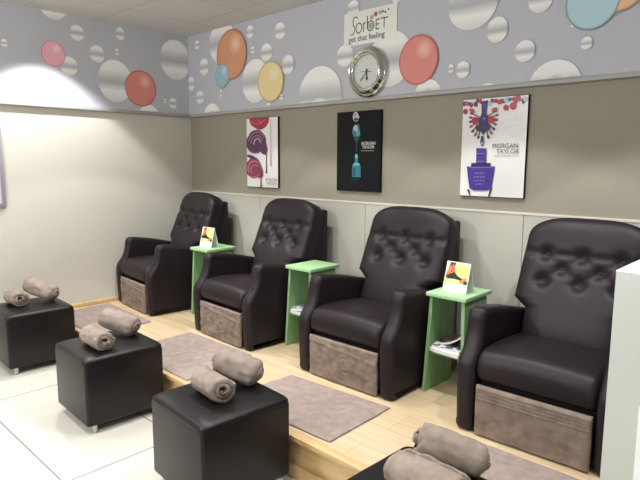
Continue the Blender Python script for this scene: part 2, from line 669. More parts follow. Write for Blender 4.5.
def pad_depth(u, t, w):
    tn = (2 * t / PL - 1)
    puff = 0.046 * math.sqrt(max(0, 1 - abs(u) ** 6)) * math.sqrt(max(0, 1 - abs(tn) ** 14))
    x = u * w
    ta = BUTTONS[0][1]
    if t > ta:
        q_ = (t - ta) / (PL - ta)
        puff += 0.006 * math.sin(PI * min(1, q_)) * (1 - abs(u) ** 6)
    tcc = BUTTONS[5][1]
    if t < tcc:
        puff += 0.012 * math.sin(PI * max(0, t) / tcc) * (1 - u ** 4)
    d = 0
    for bt in BUTTONS:
        r2 = (x - bt[0]) ** 2 + (t - bt[1]) ** 2
        d += 0.032 * math.exp(-r2 / (2 * 0.026 ** 2))
    for a, b_ in CREASES:
        dd, _ = seg_d((x, t), a, b_)
        d = max(d, 0.014 * math.exp(-dd * dd / (2 * 0.014 ** 2)))
    for a, b_ in SOFT:
        dd, tt = seg_d((x, t), a, b_)
        d = max(d, 0.009 * (1 - tt) * math.exp(-dd * dd / (2 * 0.014 ** 2)))
    return max(puff - d * min(1, puff / 0.02), -0.004)


def pad_mesh():
    bm = bmesh.new()
    ts = [PL * i / 58 for i in range(53)]
    ts += [PL * (52 / 58) + PL * (6 / 58) * math.sin(PI / 2 * k / 9) for k in range(1, 9)] + [PL * 0.9995]
    ts = sorted(set(ts + [T_CORNER, T_CORNER - 0.05]))
    NU = 56
    fr, bk = [], []
    for t in ts:
        w = max(pad_w(t), 0.03)
        rowf = []
        for i in range(NU + 1):
            u = math.sin(PI / 2 * (2 * i / NU - 1) * 0.999) * 0.35 + (2 * i / NU - 1) * 0.65
            d = pad_depth(u, t, w)
            p = P_T0 + PADN * t + PADF * d + Vector((u * w, 0, 0))
            rowf.append(bm.verts.new(p))
        p0 = P_T0 + PADN * t - PADF * 0.075
        fr.append(rowf)
        bk.append((bm.verts.new(p0 + Vector((-w, 0, 0))), bm.verts.new(p0 + Vector((w, 0, 0)))))
    for j in range(len(ts) - 1):
        for i in range(NU):
            bm.faces.new((fr[j][i], fr[j][i + 1], fr[j + 1][i + 1], fr[j + 1][i]))
        bm.faces.new((fr[j][0], fr[j + 1][0], bk[j + 1][0], bk[j][0]))
        bm.faces.new((fr[j][NU], bk[j][1], bk[j + 1][1], fr[j + 1][NU]))
        bm.faces.new((bk[j][0], bk[j + 1][0], bk[j + 1][1], bk[j][1]))
    bm.faces.new(fr[0][::-1] + [bk[0][0], bk[0][1]])
    bm.faces.new(fr[-1] + [bk[-1][1], bk[-1][0]])
    return bm


def make_chair(label):
    t = thing('recliner', label, 'armchair', group='tufted leather recliners along the back wall')
    L_ = M['leather']
    arm = smooth_poly([(0.0, 0.008, 'c'), (-0.006, 0.03), (-0.014, 0.2), (-0.014, 0.31), (0.002, 0.358), (0.036, 0.402), (0.06, 0.45), (0.072, 0.50),
                       (0.08, 0.55), (0.11, 0.581), (0.2, 0.574), (0.35, 0.548), (0.5, 0.512), (0.64, 0.48, 'c'), (0.70, 0.008, 'c')], 4)
    for s in (-1, 1):
        bm = bmesh.new()
        x0, x1 = sorted((s * 0.262, s * 0.356))
        loft_x(bm, arm, x0, x1, 0.032, 6)
        obj('arm', bm, L_, t, angle=50)
    seat = smooth_poly([(0.04, 0.25, 'c'), (0.004, 0.275), (-0.008, 0.32), (0.01, 0.375), (0.06, 0.403), (0.18, 0.41), (0.34, 0.40), (0.47, 0.385, 'c'),
                        (0.47, 0.25, 'c')], 5)
    bm = bmesh.new()
    loft_x(bm, seat, -0.261, 0.261, 0.03, 5, 10, 0.016)
    obj('seat_cushion', bm, L_, t, angle=50)
    boxo('footrest', (-0.255, 0.012, 0.035), (0.255, 0.05, 0.245), L_, t, bev=0.012, seg=3)
    boxo('base', (-0.258, 0.052, 0.0), (0.258, 0.68, 0.248), M['black'], t, bev=0.004)
    bm = bmesh.new()
    shell = smooth_poly([(0.53, 0.09, 'c'), (0.585, 0.55, 'c'), (0.725, 0.885, 'c'), (0.735, 0.905), (0.79, 0.905), (0.80, 0.885, 'c'), (0.80, 0.09, 'c')], 3)
    loft_x(bm, shell, -0.275, 0.275, 0.02, 4)
    obj('back_shell', bm, L_, t, angle=50)
    pad = obj('backrest', pad_mesh(), L_, t, angle=60)
    for x, tt in BUTTONS:
        d = pad_depth(x / pad_w(tt), tt, pad_w(tt))
        bm = bmesh.new()
        bmesh.ops.create_uvsphere(bm, u_segments=12, v_segments=8, radius=0.008)
        R = Matrix((Vector((1, 0, 0)), PADN, PADF)).transposed()
        for v in bm.verts:
            v.co = R @ Vector((v.co.x, v.co.y, v.co.z * 0.5))
        c = P_T0 + PADN * tt + PADF * (d + 0.002) + Vector((x, 0, 0))
        obj('button', bm, L_, pad, loc=c)
    return t


YC = -0.887
chairs = [(0.39, YC, -0.095, 'tufted dark leather recliner in the far corner by the cream wall'),
          (1.632, YC, -0.05, 'tufted dark leather recliner second from the corner, below and between the first two posters'),
          (2.78, YC, 0.0, 'tufted dark leather recliner third from the corner, between the two tables with magazines'),
          (3.866, YC, 0.03, 'largest tufted leather recliner, nearest the camera and partly behind the white counter')]
c0 = make_chair(chairs[0][3])
c0.location = (chairs[0][0], chairs[0][1], PLAT)
c0.rotation_euler = (0, 0, chairs[0][2])
for x, y, rz, lb in chairs[1:]:
    copy_thing(c0, (x, y, PLAT), rz, lb)


# towels hung over the footrests
def foot_towel(x, rz, rib, seed, label, hw=0.252):
    bm = bmesh.new()
    NX, NZ = 60, 44
    zt, zb = 0.247, 0.012
    def fy(u, z):
        n_ = noise.noise(Vector((u * 2.2 + seed * 7, z * 9, seed))) * 0.010
        n_ += noise.noise(Vector((u * 7 + seed * 3, z * 30, seed))) * 0.005
        y = -0.012 - abs(n_) * (0.4 if rib else 1.0)
        if rib:
            k = (zt - z)
            if 0.008 < k < 0.07:
                y -= 0.0045 * abs(math.sin(PI * (k - 0.008) / 0.0155))
        else:
            r = math.hypot(u * hw - 0.03, z - 0.125)
            y -= 0.004 * math.exp(-((r - 0.055) / 0.006) ** 2)
            y -= 0.003 * math.exp(-((r - 0.028) / 0.008) ** 2)
            y -= 0.004 * math.exp(-((z - 0.2 + 0.02 * u) / 0.01) ** 2)
        return y
    F, B = [], []
    for j in range(NZ + 1):
        z = zb + (zt - zb) * j / NZ
        rf, rb = [], []
        for i in range(NX + 1):
            u = 2 * i / NX - 1
            edge = 0.003 * noise.noise(Vector((0, z * 12, seed + 5)))
            xx = u * (hw + edge)
            zz = z + (0.004 * noise.noise(Vector((u * 3, seed, 2))) if j < 4 else 0)
            fall = 0.006 * max(0, (abs(u) - 0.94) / 0.06) ** 2 + 0.008 * max(0, (z - zt + 0.01) / 0.01) ** 2
            y = fy(u, z) + fall
            rf.append(bm.verts.new((xx, y, zz)))
            rb.append(bm.verts.new((xx, min(0.004, y + 0.012), zz)))
        F.append(rf); B.append(rb)
    for j in range(NZ):
        for i in range(NX):
            bm.faces.new((F[j][i], F[j][i + 1], F[j + 1][i + 1], F[j + 1][i]))
            bm.faces.new((B[j][i], B[j + 1][i], B[j + 1][i + 1], B[j][i + 1]))
        bm.faces.new((F[j][0], F[j + 1][0], B[j + 1][0], B[j][0]))
        bm.faces.new((F[j][NX], B[j][NX], B[j + 1][NX], F[j + 1][NX]))
    for i in range(NX):
        bm.faces.new((F[0][i], B[0][i], B[0][i + 1], F[0][i + 1]))
        bm.faces.new((F[NZ][i], F[NZ][i + 1], B[NZ][i + 1], B[NZ][i]))
    o = obj('footrest_towel', bm, M['towel2'], loc=(x, YC, PLAT), rotz=rz, angle=80)
    return tag(o, label, 'towel', 'towels hung on the recliner footrests')


foot_towel(chairs[0][0], chairs[0][2], False, 1, 'brown towel on the footrest of the recliner in the far corner')
foot_towel(chairs[1][0], chairs[1][2], False, 2, 'brown towel on the footrest of the second recliner from the corner')
foot_towel(chairs[2][0], chairs[2][2], False, 3, 'brown towel on the footrest of the third recliner from the corner')
foot_towel(chairs[3][0], chairs[3][2], True, 4, 'brown towel with ribbed top border on the nearest recliner footrest')


# mats: towels laid flat on the platform
def mat_towel(corners, seed, label):
    bm = bmesh.new()
    NX, NY = 44, 34
    c = [Vector((p[0], p[1])) for p in corners]       # front-left, front-right, back-right, back-left
    T, B = [], []
    for j in range(NY + 1):
        v = j / NY
        rt, rb = [], []
        for i in range(NX + 1):
            u = i / NX
            p = c[0] * (1 - u) * (1 - v) + c[1] * u * (1 - v) + c[2] * u * v + c[3] * (1 - u) * v
            ed = 0.006 * noise.noise(Vector((u * 5, v * 5, seed)))
            h = 0.008 + 0.003 * noise.noise(Vector((u * 3, v * 3, seed + 3)))
            h += 0.003 * abs(noise.noise(Vector((u * 9, v * 7, seed + 9))))
            for k in (0.34, 0.67):
                h += 0.006 * math.exp(-((u - k - 0.012 * math.sin(v * 5 + seed)) / 0.014) ** 2)
            h += 0.006 * math.exp(-((v - 0.5 - 0.02 * math.sin(u * 6 + seed)) / 0.018) ** 2)
            h += 0.005 * math.exp(-((u - v * 0.7 - 0.25) / 0.02) ** 2)
            m_ = min(u, 1 - u, v, 1 - v)
            if m_ < 0.001:
                h = 0.005
            rt.append(bm.verts.new((p.x + ed, p.y + ed * 0.6, PLAT + 0.003 + h)))
            rb.append(bm.verts.new((p.x + ed, p.y + ed * 0.6, PLAT + 0.003)))
        T.append(rt); B.append(rb)
    for j in range(NY):
        for i in range(NX):
            bm.faces.new((T[j][i], T[j][i + 1], T[j + 1][i + 1], T[j + 1][i]))
            bm.faces.new((B[j][i], B[j + 1][i], B[j + 1][i + 1], B[j][i + 1]))
        bm.faces.new((T[j][0], T[j + 1][0], B[j + 1][0], B[j][0]))
        bm.faces.new((T[j][NX], B[j][NX], B[j + 1][NX], T[j + 1][NX]))
    for i in range(NX):
        bm.faces.new((T[0][i], B[0][i], B[0][i + 1], T[0][i + 1]))
        bm.faces.new((T[NY][i], T[NY][i + 1], B[NY][i + 1], B[NY][i]))
    o = obj('floor_towel', bm, M['towel'], angle=70)
    return tag(o, label, 'towel', 'towels laid flat on the wooden platform')


mat_towel([(0.1, -1.46), (0.9, -1.47), (0.868, -1.0), (0.08, -0.97)], 1, 'flat towel on the platform in front of the corner recliner')
mat_towel([(1.335, -1.468), (2.1, -1.478), (2.03, -0.937), (1.335, -0.943)], 2, 'flat towel on the platform in front of the second recliner')
mat_towel([(2.445, -1.46), (3.18, -1.428), (3.168, -0.953), (2.48, -0.997)], 3, 'flat towel on the platform in front of the third recliner')
mat_towel([(3.525, -1.47), (4.285, -1.47), (4.275, -0.96), (3.502, -0.96)], 4, 'flat towel on the platform in front of the nearest recliner')


# ------------------------------------------------------------------ green side tables
def make_table(label):
    t = thing('side_table', label, 'side table', group='green side tables between the recliners')
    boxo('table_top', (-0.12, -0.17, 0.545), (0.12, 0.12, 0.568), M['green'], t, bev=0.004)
    for s in (-1, 1):
        bm = bmesh.new()
        pr = [(-0.172, 0.0), (-0.152, 0.545), (0.09, 0.545), (0.11, 0.0)]
        lean = lambda z: 0.108 - 0.022 * z / 0.545
        A = [bm.verts.new((s * lean(z), y, z)) for y, z in pr]
        B = [bm.verts.new((s * (lean(z) + 0.019), y, z)) for y, z in pr]
        bm.faces.new(A[::-1]); bm.faces.new(B)
        for i in range(4):
            j = (i + 1) % 4
            bm.faces.new((A[i], A[j], B[j], B[i]))
        bmesh.ops.bevel(bm, geom=bm.edges[:], offset=0.002, segments=1, affect='EDGES')
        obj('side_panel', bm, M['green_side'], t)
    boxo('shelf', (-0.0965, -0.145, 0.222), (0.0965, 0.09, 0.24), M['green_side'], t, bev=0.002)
    return t


YT = -0.472
tables = [(1.02, YT, 'small green side table with a card on top, beside the corner recliner'),
          (2.165, YT, 'small green side table with a bare top, between the second and third recliners'),
          (3.284, YT, 'small green side table with a card on top and magazines below, beside the nearest recliner')]
t0 = make_table(tables[0][2])
t0.location = (tables[0][0], tables[0][1], PLAT)
for x, y, lb in tables[1:]:
    copy_thing(t0, (x, y, PLAT), 0, lb)

# magazines
M['mag_dark'] = flat('magazine_cover_charcoal', 74, 66, 68)
M['mag_red'] = flat('magazine_cover_rose', 150, 84, 90)
M['mag_white'] = flat('magazine_cover_white', 226, 226, 226)
M['mag_grey'] = flat('magazine_cover_grey', 150, 150, 154)


def patterned(name, c1, c2, scale):
    m = mat(name, c1, 0.35)
    noise_col(m, c1, c2, scale, 0.47, 0.53, None, 2)
    return m


M['mag_pat'] = patterned('printed_cover_dark', srgb(52, 48, 50), srgb(150, 106, 108), 34)
M['mag_pat2'] = patterned('printed_cover_pale', srgb(228, 228, 228), srgb(96, 96, 102), 40)


def magazine(loc, rz, w, d, h, cover, label, bend=0.0, curl=0.0):
    t = thing('magazine', label, 'magazine', loc, rz, 'magazines on the side table shelves')
    def slab(z0, z1, inset, m, nm):
        bm = bmesh.new()
        n = 16
        ring = []
        for i in range(n + 1):
            u = i / n
            x = (-w / 2 + inset) + (w - 2 * inset) * u
            dz = curl * u ** 2.2
            nose = 0.012 * (1 - u) ** 3
            ring.append([bm.verts.new((x, sy * (d / 2 - inset) + (nose if sy < 0 else 0), zz + dz)) for sy, zz in ((-1, z0), (1, z0), (1, z1), (-1, z1))])
        for a, c in zip(ring, ring[1:]):
            for i in range(4):
                j = (i + 1) % 4
                bm.faces.new((a[i], a[j], c[j], c[i]))
        bm.faces.new(ring[0][::-1]); bm.faces.new(ring[-1])
        return obj(nm, bm, m, t)
    slab(0.0, h - 0.0012, 0.0015, M['white_paper'], 'pages')
    slab(h - 0.0011, h, 0.0, cover, 'cover')
    return t


zs = PLAT + 0.2405
TX = tables[2][0]
magazine((TX - 0.002, YT - 0.055, zs), 0.0, 0.184, 0.235, 0.018, M['mag_white'], 'white magazine lying lowest on the shelf of the table beside the nearest recliner')
magazine((TX, YT - 0.05, zs + 0.0185), 0.02, 0.176, 0.225, 0.016, M['mag_pat2'], 'pale printed magazine in the middle of the pile beside the nearest recliner')
magazine((TX + 0.004, YT - 0.03, zs + 0.035), 0.0, 0.168, 0.2, 0.012, M['mag_pat'], 'dark printed magazine curling up on top of the pile beside the nearest recliner', 0.0, 0.07)
TX = tables[1][0]
magazine((TX, YT - 0.055, zs), 0.0, 0.182, 0.225, 0.018, M['mag_white'], 'white magazine lying lower on the shelf of the bare-topped green table')
magazine((TX - 0.004, YT - 0.055, zs + 0.0185), 0.02, 0.172, 0.215, 0.016, M['mag_pat2'], 'pale printed magazine lying uppermost on the shelf of the bare-topped green table', 0.0, 0.03)

# tent cards
M['lime'] = flat('print_lime', 206, 232, 128)
M['lime_pale'] = flat('print_pale_lime', 232, 240, 190)
M['skin'] = flat('print_warm_tan', 204, 132, 96)
M['hair'] = flat('print_dark_brown', 70, 42, 38)
M['swim'] = flat('print_black', 34, 30, 32)
M['orange_p'] = flat('print_orange', 214, 112, 62)


def tent_card(loc, rz, label):
    t = thing('tent_card', label, 'card', loc, rz, 'photo cards on the green side tables')
    w, h, dp, th = 0.148, 0.16, 0.042, 0.002
    bm = bmesh.new()
    pr = [(-dp, 0.0), (0.0, h), (dp, 0.0), (dp - th, 0.0), (0.0, h - 0.009), (-dp + th, 0.0)]
    A = [bm.verts.new((-w / 2, y, z)) for y, z in pr]
    B = [bm.verts.new((w / 2, y, z)) for y, z in pr]
    n = len(pr)
    for i in range(n):
        j = (i + 1) % n
        bm.faces.new((A[i], A[j], B[j], B[i]))
    for R_ in (A, B):
        bm.faces.new((R_[0], R_[1], R_[4], R_[5]))
        bm.faces.new((R_[1], R_[2], R_[3], R_[4]))
    obj('folded_card', bm, M['white_paper'], t, smooth=False)
    bm = bmesh.new()
    def P(u, v, l):
        nrm = Vector((0, -h, dp)).normalized() * (0.0005 + 0.0004 * l)
        return Vector((-w / 2 + w * u, -dp + dp * v, h * v)) + nrm
    def poly(pts, mi, l):
        bm.faces.new([bm.verts.new(P(u, v, l)) for u, v in pts]).material_index = mi
    def blob(cx, cy, rx, ry, mi, l, rot=0, n=20):
        pts = []
        for i in range(n):
            a = 2 * PI * i / n
            x_, y_ = rx * math.cos(a), ry * math.sin(a)
            pts.append((min(.99, max(.01, cx + x_ * math.cos(rot) - y_ * math.sin(rot))), min(.985, max(.29, cy + x_ * math.sin(rot) + y_ * math.cos(rot)))))
        poly(pts, mi, l)
    poly([(0.01, 0.29), (0.99, 0.29), (0.99, 0.985), (0.01, 0.985)], 0, 0)
    poly([(0.35, 0.5), (0.9, 0.4), (0.98, 0.9), (0.45, 0.95)], 1, 1)
    poly([(0.01, 0.29), (0.8, 0.29), (0.8, 0.36), (0.01, 0.4)], 1, 1)
    poly([(0.03, 0.45), (0.16, 0.97), (0.4, 0.97), (0.34, 0.78), (0.2, 0.5)], 3, 2)
    blob(0.17, 0.68, 0.07, 0.2, 2, 3, -0.25)
    blob(0.34, 0.72, 0.06, 0.2, 5, 4, 0.25)
    blob(0.2, 0.58, 0.16, 0.06, 5, 5, 0.1)
    poly([(0.08, 0.42), (0.4, 0.44), (0.62, 0.42), (0.86, 0.36), (0.8, 0.46), (0.55, 0.54), (0.4, 0.66), (0.12, 0.54)], 4, 6)
    blob(0.8, 0.42, 0.15, 0.06, 2, 7, 0.5)
    blob(0.9, 0.36, 0.08, 0.06, 3, 8, 0.2)
    poly([(0.06, 0.22), (0.16, 0.22), (0.16, 0.24), (0.06, 0.24)], 3, 1)
    poly([(0.3, 0.15), (0.75, 0.15), (0.75, 0.165), (0.3, 0.165)], 6, 1)
    poly([(0.3, 0.11), (0.65, 0.11), (0.65, 0.125), (0.3, 0.125)], 6, 1)
    obj('print', bm, [M['lime_pale'], M['lime'], M['skin'], M['hair'], M['swim'], M['orange_p'], M['ink_light']], t, smooth=False)
    return t


ZT = PLAT + 0.5685
tent_card((3.286, YT - 0.04, ZT), -0.06, 'white and lime photo card standing on the green table beside the nearest recliner')
tent_card((1.0, YT - 0.05, ZT), 0.06, 'white and lime photo card standing on the green table beside the corner recliner')


# ------------------------------------------------------------------ ottomans
def make_ottoman(label):
    t = thing('ottoman', label, 'footstool', group='dark leather cube ottomans on the tiled floor')
    hx, hy = 0.225, 0.228
    bm = bmesh.new()
    box(bm, (-hx, -hy, 0.048), (hx, hy, 0.405), 0.016, 4)
    obj('body', bm, M['leather2'], t)
    # padded top
    bm = bmesh.new()
    NXY = 28
    def se(a):
        return math.copysign(abs(math.sin(PI / 2 * a)) ** 0.85, a) if a else 0
    top = []
    for j in range(NXY + 1):
        row = []
        for i in range(NXY + 1):
            u, v = 2 * i / NXY - 1, 2 * j / NXY - 1
            u, v = 0.5 * u + 0.5 * math.sin(PI / 2 * u), 0.5 * v + 0.5 * math.sin(PI / 2 * v)
            z = 0.412 + 0.022 * (max(0, 1 - abs(u) ** 7) ** 0.5) * (max(0, 1 - abs(v) ** 7) ** 0.5)
            z += 0.0012 * noise.noise(Vector((u * 3, v * 3, 4)))
            k = 1.0
            m_ = max(abs(u), abs(v))
            s_ = min(abs(u), abs(v))
            if m_ > 0:
                k = 1 - 0.035 * max(0, (s_ - 0.8) / 0.2) ** 2
            row.append(bm.verts.new((u * hx * k * 1.004, v * hy * k * 1.004, z)))
        top.append(row)
    for j in range(NXY):
        for i in range(NXY):
            bm.faces.new((top[j][i], top[j][i + 1], top[j + 1][i + 1], top[j + 1][i]))
    border = top[0][:] + [top[j][NXY] for j in range(1, NXY + 1)] + top[NXY][-2::-1] + [top[j][0] for j in range(NXY - 1, 0, -1)]
    low = [bm.verts.new((v.co.x, v.co.y, 0.396)) for v in border]
    n = len(border)
    for i in range(n):
        j = (i + 1) % n
        bm.faces.new((border[i], low[i], low[j], border[j]))
    bm.faces.new(low)
    obj('padded_top', bm, M['leather2'], t, angle=75)
    for sx in (-1, 1):
        for sy in (-1, 1):
            bm = bmesh.new()
            cyl(bm, (0, 0, 0.0), 0.016, 0.049, 20)
            cyl(bm, (0, 0, 0.0), 0.019, 0.006, 20)
            obj('foot', bm, M['steel'], t, loc=(sx * (hx - 0.035), sy * (hy - 0.05), 0))
    return t


ott = [(0.505, -1.755, -0.04, 'dark leather cube ottoman farthest left, against the cream wall'),
       (1.722, -1.755, -0.045, 'dark leather cube ottoman second from the left wall, standing clear on pale tiles'),
       (2.80, -1.752, -0.07, 'dark leather cube ottoman third from the left wall, in the bottom middle'),
       (3.875, -1.752, -0.04, 'dark leather cube ottoman cut off by the bottom edge, nearest the camera')]
o0 = make_ottoman(ott[0][3])
o0.location = (ott[0][0], ott[0][1], 0)
o0.rotation_euler = (0, 0, ott[0][2])
for x, y, rz, lb in ott[1:]:
    copy_thing(o0, (x, y, 0), rz, lb)


# rolled towels
def towel_roll(loc, rz, tilt, Ln, R, seed, label, spin=0.0, turns=2.5, kind='front'):
    bm = bmesh.new()
    NT, NS = 110, 26
    pitch = (R - 0.012) / turns
    th = pitch * 0.74
    sec = []
    for i in range(NT + 1):
        f = i / NT
        sec.append((0.012 + (R - 0.012) * f, 2 * PI * turns * f + spin, f))
    loop = [(r - th * 0.5, a, f) for r, a, f in sec] + [(r + th * 0.5 * (1 if f < 0.97 else (1 - (f - 0.97) / 0.03 * 0.8)), a, f) for r, a, f in reversed(sec)]
    n = len(loop)
    rings = []
    for s in range(NS + 1):
        w = s / NS
        xn = 2 * w - 1
        xx = math.sin(PI / 2 * xn) * 0.45 + xn * 0.55
        ring = []
        for r, a, f in loop:
            # loose inner layers stick out at the open end; the folded end is rounded over
            jag = 0.014 * noise.noise(Vector((f * 7, seed, 1.7)))
            k = abs(xx) ** 3
            if kind == 'front':
                tele = (0.012 * (1 - f) if xx > 0 else 0.010 * f) + jag
                dome = 0.12 if xx > 0 else 0.45
            else:
                tele = (0.035 * (1 - f) - 0.006 if xx < 0 else -0.02 * (1 - f)) + (jag if xx < 0 else 0)
                dome = 0.16 if xx < 0 else 0.5
            x = xx * (Ln / 2) + math.copysign(k * tele, xx)
            e = max(0.0, (abs(xx) - 0.72) / 0.28)
            shr = 1 - dome * (1 - math.sqrt(max(0.0, 1 - e * e))) * (0.35 + 0.65 * f)
            wob = 1 + 0.13 * noise.noise(Vector((x * 7, math.cos(a) * 1.1 + seed * 3, math.sin(a) * 1.1)))
            wob += 0.08 * noise.noise(Vector((x * 20, math.cos(a) * 3 + seed, math.sin(a) * 3)))
            rr = r * wob * shr
            y, z = rr * math.cos(a), rr * math.sin(a) * 0.94
            zf = -R * 0.88
            if z < zf:
                z = zf + (z - zf) * 0.2
            ring.append(bm.verts.new((x, y, z)))
        rings.append(ring)
    for A, B in zip(rings, rings[1:]):
        for i in range(n):
            j = (i + 1) % n
            bm.faces.new((A[i], A[j], B[j], B[i]))
    for ring, fl in ((rings[0], False), (rings[-1], True)):
        for i in range(NT):
            q = (ring[i], ring[i + 1], ring[n - 2 - i], ring[n - 1 - i])
            bm.faces.new(q if not fl else q[::-1])
    for v in bm.verts:
        v.co += Vector((noise.noise(v.co * 70 + Vector((7, 1, 2))) * 0.0015, noise.noise(v.co * 80) * 0.002, noise.noise(v.co * 80 + Vector((3, 3, 3))) * 0.002))
    ry = Matrix.Rotation(tilt, 3, 'Y')
    for v in bm.verts:
        v.co = ry @ v.co
    zmin = min(v.co.z for v in bm.verts)
    for v in bm.verts:
        v.co.z -= zmin
    o = obj('rolled_towel', bm, M['roll'], loc=loc, rotz=rz, angle=80)
    return tag(o, label, 'towel', 'rolled towels on the ottomans')


ZO = 0.4345
rolls = [(0.435, -1.832, -0.02, 0.0, 0.20, 0.062, 'front rolled towel on the leftmost ottoman, its round end facing out', 3.6, 'front'),
         (0.430, -1.645, 0.50, 0.26, 0.240, 0.066, 'back rolled towel on the leftmost ottoman, nearer the chairs', 2.0, 'back'),
         (1.770, -1.842, -0.05, 0.0, 0.22, 0.062, 'front rolled towel on the second ottoman, its spiral end facing out', 3.2, 'front'),
         (1.650, -1.640, 0.50, 0.22, 0.220, 0.068, 'back rolled towel on the second ottoman, nearer the chairs', 2.6, 'back'),
         (2.795, -1.792, -0.12, 0.0, 0.20, 0.064, 'front rolled towel on the third ottoman, showing a full spiral', 3.4, 'front'),
         (2.760, -1.610, 0.50, 0.24, 0.210, 0.068, 'back rolled towel on the third ottoman, nearer the platform', 1.9, 'back'),
         (3.915, -1.795, -0.05, 0.0, 0.230, 0.073, 'front rolled towel on the nearest ottoman, at the bottom edge', 3.9, 'front'),
         (3.895, -1.600, 0.50, 0.28, 0.215, 0.066, 'back rolled towel on the nearest ottoman, its folded end to the left', 2.3, 'back')]
for k, (x, y, rz, ti, ln, r, lb, sp_, kd) in enumerate(rolls):
    towel_roll((x, y, ZO), rz, ti, ln, r, k + 1, lb, sp_, kind=kd)

# ------------------------------------------------------------------ wall sign and clock
YB = -PR
sg = thing('wall_sign', 'white sign board with thin dark lettering above the round clock', 'sign', (2.035, YB, 2.293))
SW, SH = 0.462, 0.226
boxo('board', (0.0, -0.008, 0.0), (SW, -0.007 + 0.007, SH), M['sign'], sg, bev=0.001)
bm = bmesh.new()
def sgp(ox, oz, sh=0.0):
    return lambda x, y: (ox + x + sh * y, -0.0088, oz + y)
# hand-drawn thin letters: strokes
def stroke(bm, pts, w, mi=0, y=-0.0088):
    p = [Vector(q) for q in pts]
    L_, R_ = [], []
    for i in range(len(p)):
        t_ = (p[min(i + 1, len(p) - 1)] - p[max(i - 1, 0)])
        t_.normalize()
        nn = Vector((-t_.y, t_.x)) * w / 2
        L_.append(bm.verts.new((p[i].x + nn.x, y, p[i].y + nn.y)))
        R_.append(bm.verts.new((p[i].x - nn.x, y, p[i].y - nn.y)))
    for i in range(len(p) - 1):
        bm.faces.new((L_[i], L_[i + 1], R_[i + 1], R_[i])).material_index = mi


def arc(cx, cz, rx, rz, a0, a1, n=20):
    return [(cx + rx * math.cos(math.radians(a0 + (a1 - a0) * i / n)), cz + rz * math.sin(math.radians(a0 + (a1 - a0) * i / n))) for i in range(n + 1)]


w_ = 0.0075
# S: long stem
stroke(bm, arc(0.106, 0.172, 0.022, 0.018, 20, 180, 12) + arc(0.118, 0.150, 0.034, 0.03, 190, 200, 2) + [(0.1, 0.12), (0.098, 0.105)] + arc(0.07, 0.100, 0.028, 0.025, -10, -110, 10), w_)
stroke(bm, arc(0.138, 0.112, 0.026, 0.033, 0, 360, 28), w_)
stroke(bm, [(0.18, 0.08), (0.18, 0.142)], w_)
stroke(bm, [(0.18, 0.125), (0.186, 0.136), (0.196, 0.142)], w_)
stroke(bm, [(0.214, 0.182), (0.213, 0.1)], w_ * 1.1)
stroke(bm, arc(0.242, 0.112, 0.029, 0.032, 0, 360, 28), w_)
stroke(bm, [(0.290, 0.082), (0.290, 0.146)], w_)
for z_ in (0.083, 0.114, 0.144):
    stroke(bm, [(0.290, z_), (0.318, z_)], w_)
stroke(bm, [(0.358, 0.082), (0.358, 0.148)], w_)
stroke(bm, [(0.328, 0.146), (0.39, 0.146)], w_)
text_mesh(bm, 'get that feeling', 0.055, sgp(0.046, 0.024), 0, squeeze=0.97, thin=0.0006)
obj('lettering', bm, M['ink'], sg, smooth=False)
bm = bmesh.new()
dots = [(0.252, 0.166, 0.016, 0), (0.285, 0.182, 0.016, 1), (0.322, 0.186, 0.013, 2), (0.345, 0.19, 0.009, 3), (0.366, 0.182, 0.008, 3), (0.392, 0.194, 0.007, 3), (0.242, 0.112, 0.022, 2)]
for x, z, r, mi in dots:
    vs = [bm.verts.new((x + r * math.cos(2 * PI * i / 20), -0.0084, z + r * math.sin(2 * PI * i / 20))) for i in range(20)]
    bm.faces.new(vs).material_index = mi
obj('printed_dots', bm, [flat('dot_salmon', 206, 160, 140), flat('dot_brown', 176, 104, 84), flat('dot_sage', 170, 172, 158), flat('dot_grey', 96, 96, 98)], sg, smooth=False)

CX, CZ = 2.267, 2.096
ck = thing('wall_clock', 'round chrome wall clock with a pale face below the white sign', 'clock', (CX, YB - 0.0095, CZ))
bm = bmesh.new()
lathe_y(bm, 0, 0, [(0.150, 0.0), (0.172, 0.0), (0.174, -0.008), (0.170, -0.018), (0.161, -0.024), (0.156, -0.021), (0.152, -0.024), (0.146, -0.044), (0.138, -0.052), (0.132, -0.050), (0.126, -0.040), (0.120, -0.044), (0.114, -0.042), (0.110, -0.028), (0.110, -0.006), (0.150, 0.0)], 72)
obj('case_ring', bm, M['chrome'], ck, angle=60)
bm = bmesh.new()
lathe_y(bm, 0, 0, [(0.0, -0.02), (0.1095, -0.02), (0.1095, -0.008), (0.0, -0.008)], 48)
obj('dial', bm, M['clock_face'], ck)
for k in range(12):
    a = math.radians(k * 30)
    r0, r1 = 0.090, 0.100
    bm = bmesh.new()
    stroke(bm, [(r0 * math.sin(a), r0 * math.cos(a)), (r1 * math.sin(a), r1 * math.cos(a))], 0.003 if k % 3 else 0.005, y=-0.0206)
    obj('hour_mark', bm, M['ink_light'], ck, smooth=False)
def hand(name, deg, tail, length, w, m, y):
    a = math.radians(deg)
    d = Vector((math.sin(a), math.cos(a)))
    bm = bmesh.new()
    nrm = Vector((d.y, -d.x))
    pr = [d * -tail + nrm * w * .5, d * (length * 0.55) + nrm * w * .5, d * (length * 0.7) + nrm * w, d * length, d * (length * 0.7) - nrm * w, d * (length * 0.55) - nrm * w * .5, d * -tail - nrm * w * .5]
    A = [bm.verts.new((p.x, y, p.y)) for p in pr]
    B = [bm.verts.new((p.x, y - 0.0012, p.y)) for p in pr]
    bm.faces.new(A); bm.faces.new(B[::-1])
    for i in range(7):
        bm.faces.new((A[i], A[(i + 1) % 7], B[(i + 1) % 7], B[i]))
    obj(name, bm, m, ck, smooth=False)
